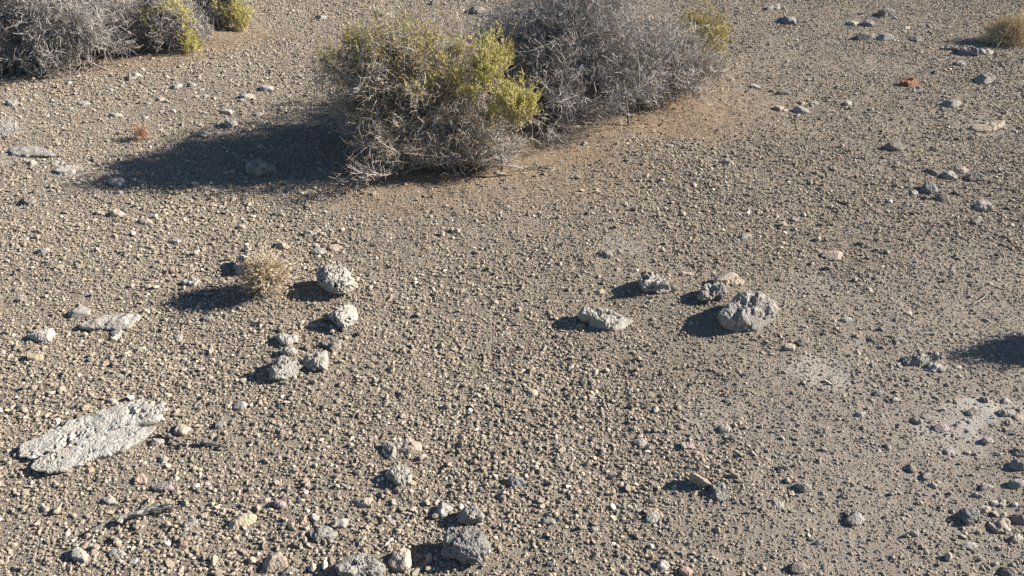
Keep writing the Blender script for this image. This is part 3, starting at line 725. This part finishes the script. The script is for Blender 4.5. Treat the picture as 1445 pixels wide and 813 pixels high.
def shrub_frame(rng, rx, ry, h, seed, stems, n1, n2, n3, lean=(0, 0), br=.25, curl=.22, elo=12, rag=.28):
    az = rng.uniform(0, 2*np.pi, stems); el = np.radians(elo + (86-elo)*rng.random(stems)**.9)
    tgt = np.stack([np.cos(az)*np.cos(el)*rx + lean[0]*np.sin(el), np.sin(az)*np.cos(el)*ry + lean[1]*np.sin(el), np.sin(el)*h], -1)
    b = np.stack([rng.normal(0, br*rx, stems), rng.normal(0, br*ry, stems), np.zeros(stems) - .03], -1)
    L = np.linalg.norm(tgt-b, axis=1)*rng.uniform(.75, 1.02, stems)
    P0 = walk(rng, b, tgt-b, L, 8, .16, .03)
    p, d, i = branch_from(rng, P0, n1, .22, .98, .75); P1 = walk(rng, p, d, rng.uniform(.18, .42, n1)*(rx+h)/2*.9, 6, curl, .04)
    p, d, i = branch_from(rng, P1, n2, .15, 1, .85); P2 = walk(rng, p, d, rng.uniform(.05, .14, n2), 4, curl*1.3, .03)
    p, d, i = branch_from(rng, P2, n3, .1, 1, .9); P3 = walk(rng, p, d, rng.uniform(.02, .06, n3), 3, curl*1.5, .02)
    keep = []
    for P, lim in ((P1, 1.02), (P2, 1.06), (P3, 1.12)):
        keep.append(P[(env(P[:, -1], rx, ry, h, seed, rag, lean) < lim*rng.normal(1, .06, len(P))) & (P[:, -1, 2] > .0)])
    return P0, keep[0], keep[1], keep[2]

def spray(rng, c, rad, n, cols, twc, up=.5, leafL=.012, leafW=.0017, nleaf=13, base=None):
    """a leafy sprig: fan of upright twigs filling a small ball round c"""
    c = np.asarray(c, float); t = Tubes()
    base = c - np.array([0, 0, rad*1.25]) if base is None else np.asarray(base, float)
    tg = unit(rng.normal(size=(n, 3)))*(rad*1.15*rng.random((n, 1))**.4) + c
    st = base + rng.normal(0, rad*.22, (n, 3))
    P = walk(rng, st, tg-st + np.array([0, 0, up*rad]), np.linalg.norm(tg-st, axis=1)*1.02, 6, .13, .07)
    t.tubes(rng, P, .0016, .0007, twc)
    p, d, _ = branch_from(rng, P, n*5, .35, 1, .55); P2 = walk(rng, p, d, rng.uniform(.02, .055, n*5), 3, .2, .12)
    t.tubes(rng, P2, .0010, .0005, twc)
    p, d, _ = branch_from(rng, P2, n*nleaf*3, .05, 1, .6); t.leaves(rng, p, d, leafL, leafW, cols)
    p, d, _ = branch_from(rng, P, n*nleaf, .4, 1, .6); t.leaves(rng, p, d, leafL, leafW, cols)
    return t

def root_at(name, px, py, label, cat, group=None, dy=0.0):
    q, z = gpt(px, py); y = q[1] + dy; z = float(ground_z(q[0], y))
    return empty(name, (q[0], y, z), label, cat, group), np.array([q[0], y, z])
def at(o, px, py, y):
    """local position of the point seen at a pixel, at forward distance y"""
    u = (px - W0/2)/FPX; v = -(py - H0/2)/FPX; t = y/(cP + v*sP)
    return np.array([u*t, y, CAM_H + (-sP + v*cP)*t]) - o
MT = [M['twig'], M['leaf']]

# --- green tipped shrub, centre
rng = np.random.default_rng(21)
r1, o1 = root_at('desert_shrub', 600, 190, 'twiggy shrub with bright yellow green sprigs in front of the grey bush', 'shrub')
P0, P1, P2, P3 = shrub_frame(rng, .62, .56, .47, 3, 60, 900, 8200, 30000, lean=(-.16, .03), elo=3, curl=.15, rag=.36)
pile = shrub_frame(rng, .34, .18, .19, 4, 26, 260, 1900, 6600, elo=2); sh = np.array([.18, -.24, -.015])
P0, P1, P2, P3 = [np.concatenate([a, b + sh]) for a, b in zip((P0, P1, P2, P3), pile)]
t = Tubes(); t.tubes(rng, P0, .0048, .0015, WOOD, 5); t.tubes(rng, P1, .0016, .0009, np.concatenate([WOOD, SILVER]), 4); t.build('branches', MT, r1)
t = Tubes(); t.tubes(rng, P2, .0011, .0007, np.concatenate([SILVER, DRYBR])); t.tubes(rng, P3, .0009, .0005, np.concatenate([SILVER, DRYBR, DRYBR])); t.build('twigs', MT, r1)
t = Tubes(); mx = P3[(P3[:, 0, 2] > .10) & (rng.random(len(P3)) < .45)]
p, d, _ = branch_from(rng, mx, 34000, .1, 1, .7); t.leaves(rng, p, d, .008, .0016, np.concatenate([MOSS, OLIVE, DRYBR, STRAW]))
tp = P3[(P3[:, -1, 2] > .30 + .22*np.abs(P3[:, -1, 0])) & (fbm(P3[:, -1]*6, 61, 2) > -.12)]
p, d, _ = branch_from(rng, tp, 15000, .2, 1, .6); t.leaves(rng, p, d, .011, .0019, np.concatenate([OLIVE, OLIVE2, GREEN[[1, 3]], STRAW])); t.build('dull_leaves', MT, r1)
for (px, py, dy, rad, n, cols, lab) in (
        (690, 66, -.10, .115, 60, GREEN, 'tall bright yellow green sprig at the top'), (682, 92, -.16, .085, 36, GREEN, None), (724, 132, -.22, .11, 56, GREEN, 'bright yellow green sprig at the right side'),
        (746, 146, -.22, .06, 24, GREEN, None), (690, 152, -.24, .06, 12, GREEN, None), (636, 94, -.18, .07, 16, GREEN, None), (664, 122, -.22, .09, 18, np.concatenate([GREEN, OLIVE, MOSS]), None),
        (715, 72, .05, .045, 10, OLIVE, None),
        (466, 78, -.05, .06, 14, OLIVE2, None), (530, 58, -.05, .07, 16, OLIVE2, None), (606, 62, -.05, .07, 16, OLIVE2, None), (560, 92, -.15, .08, 16, OLIVE2, None), (600, 112, -.2, .08, 14, OLIVE2, None), (640, 62, 0, .07, 14, OLIVE2, None), (536, 140, -.2, .08, 14, OLIVE2, None),
        (497, 48, .0, .09, 26, OLIVE, 'dull yellow sprig at the upper left'), (572, 50, .0, .10, 34, OLIVE, None), (522, 98, -.2, .08, 20, DRYBR, None),
        (512, 158, -.22, .08, 14, MOSS, 'grey green sprig low at the left'), (583, 124, -.2, .05, 10, MOSS, None), (612, 210, -.27, .05, 14, np.concatenate([OLIVE, GREEN]), 'small yellowish sprig near the ground')):
    c = at(o1, px, py, o1[1] + dy)
    spray(rng, c, rad, n, cols, np.concatenate([OLIVE, DRYBR])).build('leafy_sprig', MT, r1, lab)

# --- big grey dead looking bush behind
r2, o2 = root_at('desert_shrub', 806, 148, 'large dense silver grey leafless bush at the top centre', 'shrub')
P0, P1, P2, P3 = shrub_frame(rng, .74, .50, .62, 8, 70, 1300, 11000, 46000, lean=(.0, .05), curl=.16, elo=3, rag=.2)
t = Tubes(); t.tubes(rng, P0, .0055, .0016, WOOD, 5); t.tubes(rng, P1, .0019, .0010, np.concatenate([WOOD, GREYTW]), 4); t.build('branches', MT, r2)
t = Tubes(); t.tubes(rng, P2, .0013, .0008, GREYTW); t.tubes(rng, P3, .0010, .0006, GREYTW); t.build('twigs', MT, r2)
t = Tubes(); a = at(o2, 771, 204, o2[1]-.36); b = at(o2, 808, 152, o2[1]-.30)
a[2] = float(ground_z(a[0]+o2[0], a[1]+o2[1])) - o2[2] - .01
P = walk(rng, np.array([a]), np.array([b-a]), np.array([np.linalg.norm(b-a)]), 10, .10, 0); t.tubes(rng, P, .0075, .003, np.array([(.5, .47, .43)]), 6)
p, d, _ = branch_from(rng, P, 9, .4, 1, .6); t.tubes(rng, walk(rng, p, d, rng.uniform(.03, .09, 9), 4, .2, .05), .0026, .001, np.array([(.5, .47, .43)]), 4)
t.build('dead_branch', MT, r2, 'pale bare dead branch standing at the front')

# --- low brushy grey growth at the right of it and the olive tuft
r3, o3_ = root_at('desert_shrub', 925, 120, 'low sprawling grey brown dead brush between grey bush and olive bush', 'shrub')
P0, P1, P2, P3 = shrub_frame(rng, .40, .46, .34, 13, 36, 460, 3400, 10000, lean=(.05, .0), elo=8)
t = Tubes(); t.tubes(rng, P0, .005, .0018, WOOD, 4); t.tubes(rng, P1, .0022, .0011, np.concatenate([WOOD, SILVER])); t.build('branches', MT, r3)
t = Tubes(); t.tubes(rng, P2, .0015, .0008, np.concatenate([SILVER, DRYBR])); t.tubes(rng, P3, .0011, .0007, np.concatenate([SILVER, DRYBR])); t.build('twigs', MT, r3)
r4, o4 = root_at('desert_shrub', 984, 95, 'small olive yellow bush at the right end of the grey bush', 'shrub')
P0, P1, P2, P3 = shrub_frame(rng, .20, .20, .33, 17, 30, 260, 1500, 4200, elo=35)
t = Tubes(); t.tubes(rng, P0, .0035, .0014, DRYBR, 4); t.tubes(rng, P1, .0016, .0009, DRYBR); t.build('branches', MT, r4)
t = Tubes(); t.tubes(rng, P2, .0012, .0007, OLIVE); t.tubes(rng, P3, .0010, .0006, OLIVE)
p, d, _ = branch_from(rng, P3, 8000, .1, 1, .6); t.leaves(rng, p, d, .009, .0016, np.concatenate([OLIVE, OLIVE2, STRAW])); t.build('foliage', MT, r4)

# --- upper left bushes
r5, o5 = root_at('desert_shrub', 92, 76, 'silver grey leafless bush in the top left corner', 'shrub')
P0, P1, P2, P3 = shrub_frame(rng, .70, .48, .56, 23, 70, 1300, 11000, 46000, curl=.16, elo=3, rag=.2)
t = Tubes(); t.tubes(rng, P0, .0055, .0016, WOOD, 5); t.tubes(rng, P1, .0020, .0011, np.concatenate([WOOD, GREYTW])); t.build('branches', MT, r5)
t = Tubes(); t.tubes(rng, P2, .0014, .0009, GREYTW); t.tubes(rng, P3, .0011, .0007, GREYTW); t.build('twigs', MT, r5)
def green_bush(px, py, rx, ry, h, seed, sprigs, label):
    r, o = root_at('desert_shrub', px, py, label, 'shrub')
    P0, P1, P2, P3 = shrub_frame(rng, rx, ry, h, seed, 30, 300, 2200, 7000)
    t = Tubes(); t.tubes(rng, P0, .006, .002, WOOD, 4); t.tubes(rng, P1, .0024, .0012, np.concatenate([WOOD, GREYTW])); t.build('branches', MT, r)
    t = Tubes(); t.tubes(rng, P2, .0016, .0009, GREYTW); t.tubes(rng, P3, .0012, .0007, GREYTW); t.build('twigs', MT, r)
    for (a, b, dy, rad, n) in sprigs:
        spray(rng, at(o, a, b, o[1]+dy), rad, n, GREEN, np.concatenate([OLIVE, DRYBR]), leafL=.014, leafW=.0022).build('leafy_sprig', MT, r)
green_bush(246, 58, .24, .22, .36, 31, [(222, 24, -.12, .10, 22), (258, 18, -.12, .11, 26), (240, 2, .0, .12, 24), (268, 58, -.16, .09, 20)], 'yellow green leafed bush beside the top left grey bush')
green_bush(306, 34, .26, .24, .34, 33, [(334, 8, -.10, .12, 40), (340, 24, -.12, .08, 24), (318, -4, .0, .15, 40)], 'bush with yellow green right side and grey twigs, second along the top left')

# --- straw tufts
def tuft(px, py, rx, ry, h, n, label, seed, cols=STRAW, thick=.0010):
    r, o = root_at('dry_tuft', px, py, label, 'dry plant'); g_ = np.random.default_rng(seed)
    az = g_.uniform(0, 6.283, n); el = np.radians(g_.uniform(20, 88, n)); k = g_.uniform(.6, 1.05, n)
    tgt = np.stack([np.cos(az)*np.cos(el)*rx*k, np.sin(az)*np.cos(el)*ry*k, np.sin(el)*h*k], -1)
    st = np.stack([g_.normal(0, rx*.35, n), g_.normal(0, ry*.35, n), np.full(n, -.01)], -1)
    P = walk(g_, st, tgt-st, np.linalg.norm(tgt-st, axis=1), 5, .12, .04)
    t = Tubes(); t.tubes(g_, P, thick*1.2, thick*.5, cols); t.build('stems', MT, r)
    p, d, _ = branch_from(g_, P, n*4, .4, 1, .5); t = Tubes(); t.tubes(g_, walk(g_, p, d, g_.uniform(.02, .05, n*4), 3, .2, .05), thick*.9, thick*.5, cols); t.build('dry_stalks', MT, r)
tuft(1420, 60, .23, .18, .17, 900, 'mound of pale straw coloured dry grass at upper right edge', 41)
tuft(1178, -4, .22, .16, .20, 500, 'straw coloured dry tuft on the top edge at right', 42)
tuft(200, 196, .055, .05, .06, 40, 'tiny reddish brown dry plant at the edge of the shrub shadow', 43, DRYBR*np.array([1, .75, .65]))
tuft(8, 192, .10, .08, .07, 60, 'sparse grey dead stalks at the left edge', 44, SILVER)
# --- little ball shaped dry bush
r6, o6 = root_at('dry_bush', 374, 412, 'little ball shaped straw coloured dry bush left of the pale rocks', 'dry plant')
g_ = np.random.default_rng(51); C = np.array([.012, .0, .088])
P = walk(g_, np.zeros((3, 3)) + g_.normal(0, .004, (3, 3)) - np.array([0, 0, .01]), g_.normal(0, .25, (3, 3)) + np.array([.1, 0, 1]), np.array([.07, .06, .075]), 5, .1, .1)
t = Tubes(); t.tubes(g_, P, .0065, .004, np.array([(.17, .11, .10), (.22, .15, .13)]), 6); t.build('stem', MT, r6)
n = 520; tg = unit(g_.normal(size=(n, 3)) + np.array([0, 0, .15]))*np.array([.094, .085, .068])*(g_.random((n, 1))**.3) + C
st = np.array([.006, 0, .045]) + g_.normal(0, .008, (n, 3)); P = walk(g_, st, tg-st, np.linalg.norm(tg-st, axis=1), 5, .16, .0)
t = Tubes(); t.tubes(g_, P, .0012, .0006, np.concatenate([BUSHC, DRYBR]))
p, d, _ = branch_from(g_, P, 3000, .3, 1, .6); P2 = walk(g_, p, d, g_.uniform(.012, .03, 3000), 3, .25, .03); t.tubes(g_, P2, .0008, .0005, BUSHC)
t.build('twigs', MT, r6)
t = Tubes(); p = P2[:, -1] + g_.normal(0, .002, (3000, 3)); t.leaves(g_, p, unit(g_.normal(size=p.shape)), .0065, .0022, BUSHC); t.leaves(g_, p, unit(g_.normal(size=p.shape)), .006, .0022, BUSHC)
t.build('seed_heads', MT, r6)
# --- bush just beyond the right edge, whose shadow falls into view
r7 = empty('desert_shrub', (1.97, 2.06, float(ground_z(1.97, 2.06))), 'low grey bush just outside the right edge casting its shadow in', 'shrub')
P0, P1, P2, P3 = shrub_frame(rng, .20, .075, .27, 37, 30, 300, 2200, 7000)
t = Tubes(); t.tubes(rng, P0, .005, .002, WOOD, 4); t.tubes(rng, P1, .0024, .0012, SILVER); t.build('branches', MT, r7)
t = Tubes(); t.tubes(rng, P2, .0017, .001, SILVER); t.tubes(rng, P3, .0014, .0008, SILVER); t.build('twigs', MT, r7)

# --- dead wood on the ground
def stick(pts, r0, r1, cols, label, name='stick', seed=0, side=0, cat='stick', lift=.006):
    g_ = np.random.default_rng(seed); q, z = gpt([p[0] for p in pts], [p[1] for p in pts])
    P = np.stack([q[:, 0], q[:, 1], z + lift + r0], -1); c = P.mean(0); P = P - c
    tt = np.linspace(0, 1, len(P)); t2 = np.linspace(0, 1, 12)
    P = np.stack([np.interp(t2, tt, P[:, k]) for k in range(3)], -1)[None] + g_.normal(0, r0*.3, (1, 12, 3))
    t = Tubes(); t.tubes(g_, P, r0, r1, cols, 6)
    if side:
        p, d, _ = branch_from(g_, P, side, .1, .9, .35); d[:, 2] = np.abs(d[:, 2])*.3; t.tubes(g_, walk(g_, p, d, g_.uniform(.03, .08, side), 4, .12, -.02), r0*.5, r1*.4, cols, 4)
    o = t.build(name, MT, None); o.location = c; return tag(o, label, cat)
GW = np.array([(.17, .16, .15), (.23, .22, .205), (.11, .104, .098)]); DW = np.array([(.10, .09, .082), (.14, .125, .11)])
stick([(128, 756), (145, 745), (165, 733)], .0045, .003, DW, 'dark thin stick at the left of the dead wood', seed=1)
stick([(170, 742), (195, 730), (222, 722), (248, 716)], .008, .003, GW, 'splintered grey dead wood at lower left', 'dead_wood', 2, 8, 'dead wood')
stick([(180, 735), (205, 727), (232, 727)], .005, .002, GW, 'thin grey sliver lying along the splintered dead wood', seed=3, side=3)
stick([(232, 615), (247, 624), (263, 633)], .0055, .004, DW, 'dark stick off the right end of the long slab', seed=4)
stick([(284, 627), (302, 630), (321, 635)], .0065, .004, DW, 'dark stick farther right of the long slab, second of two', seed=5)
stick([(1372, 432), (1385, 424), (1397, 414)], .0018, .001, GW, 'thin pale curved twig at the right above the shadow', seed=6)
stick([(738, 240), (760, 238), (775, 242)], .005, .002, DW, 'dark twig on litter in front of the grey bush', seed=7, side=3)
stick([(545, 772), (552, 764)], .0025, .0015, np.array([(.6, .55, .48)]), 'white splinter standing by the pitted rock at the bottom', seed=8)
# litter of fallen twigs under the shrubs
def litter():
    g_ = np.random.default_rng(77); N = 60000
    x = g_.uniform(-3.6, 2.2, N); y = g_.uniform(2.6, 6.4, N); m = patch(x, y, LITTER, .45, 31)
    ok = g_.random(N) < m*.6; x, y = x[ok], y[ok]; n = len(x)
    p = np.stack([x, y, ground_z(x, y) + .004], -1); d = np.stack([g_.normal(size=n), g_.normal(size=n), g_.normal(0, .22, n)], -1)
    P = walk(g_, p, d, g_.uniform(.008, .035, n), 2, .2, .0)
    t = Tubes(); t.tubes(g_, P, .0010, .0007, np.concatenate([STRAW*.8, DRYBR, SILVER])); o = t.build('twig_litter', MT, None)
    tag(o, 'fallen tan twig bits scattered on soil under the shrubs', 'litter', kind='stuff')
litter()

# ------------------------------------------------------------------ camera, light, sky
cam = bpy.data.cameras.new('camera'); co = bpy.data.objects.new('camera', cam); COL.objects.link(co)
cam.sensor_width = 36; cam.lens = 36*FPX/W0; cam.clip_start = .05; cam.clip_end = 1000
co.location = (0, 0, CAM_H); co.rotation_euler = (math.pi/2 - PITCH, 0, 0); SC.camera = co
el, az = R(SUN_EL), R(SUN_AZ)
from mathutils import Vector
sd = Vector((math.cos(el)*math.cos(az), math.cos(el)*math.sin(az), math.sin(el)))
sl = bpy.data.lights.new('sun', 'SUN'); sl.energy = 5.0; sl.angle = R(.5); sl.color = (1, .925, .82)
so = bpy.data.objects.new('sun', sl); COL.objects.link(so); so.rotation_euler = sd.to_track_quat('Z', 'Y').to_euler()
w = bpy.data.worlds.new('World'); SC.world = w; w.use_nodes = True; nt = w.node_tree
sky = nt.nodes.new('ShaderNodeTexSky'); sky.sky_type = 'NISHITA'; sky.sun_disc = False; sky.sun_elevation = el; sky.sun_rotation = math.pi/2 - az; sky.dust_density = .2; sky.ozone_density = 3.0
nt.links.new(sky.outputs[0], nt.nodes['Background'].inputs[0]); nt.nodes['Background'].inputs[1].default_value = .05
SC.view_settings.view_transform = 'Standard'; SC.view_settings.look = 'None'; SC.view_settings.gamma = 1; SC.view_settings.exposure = 1.41
SC.view_settings.use_curve_mapping = False
SC.cycles.max_bounces = 5; SC.cycles.diffuse_bounces = 3
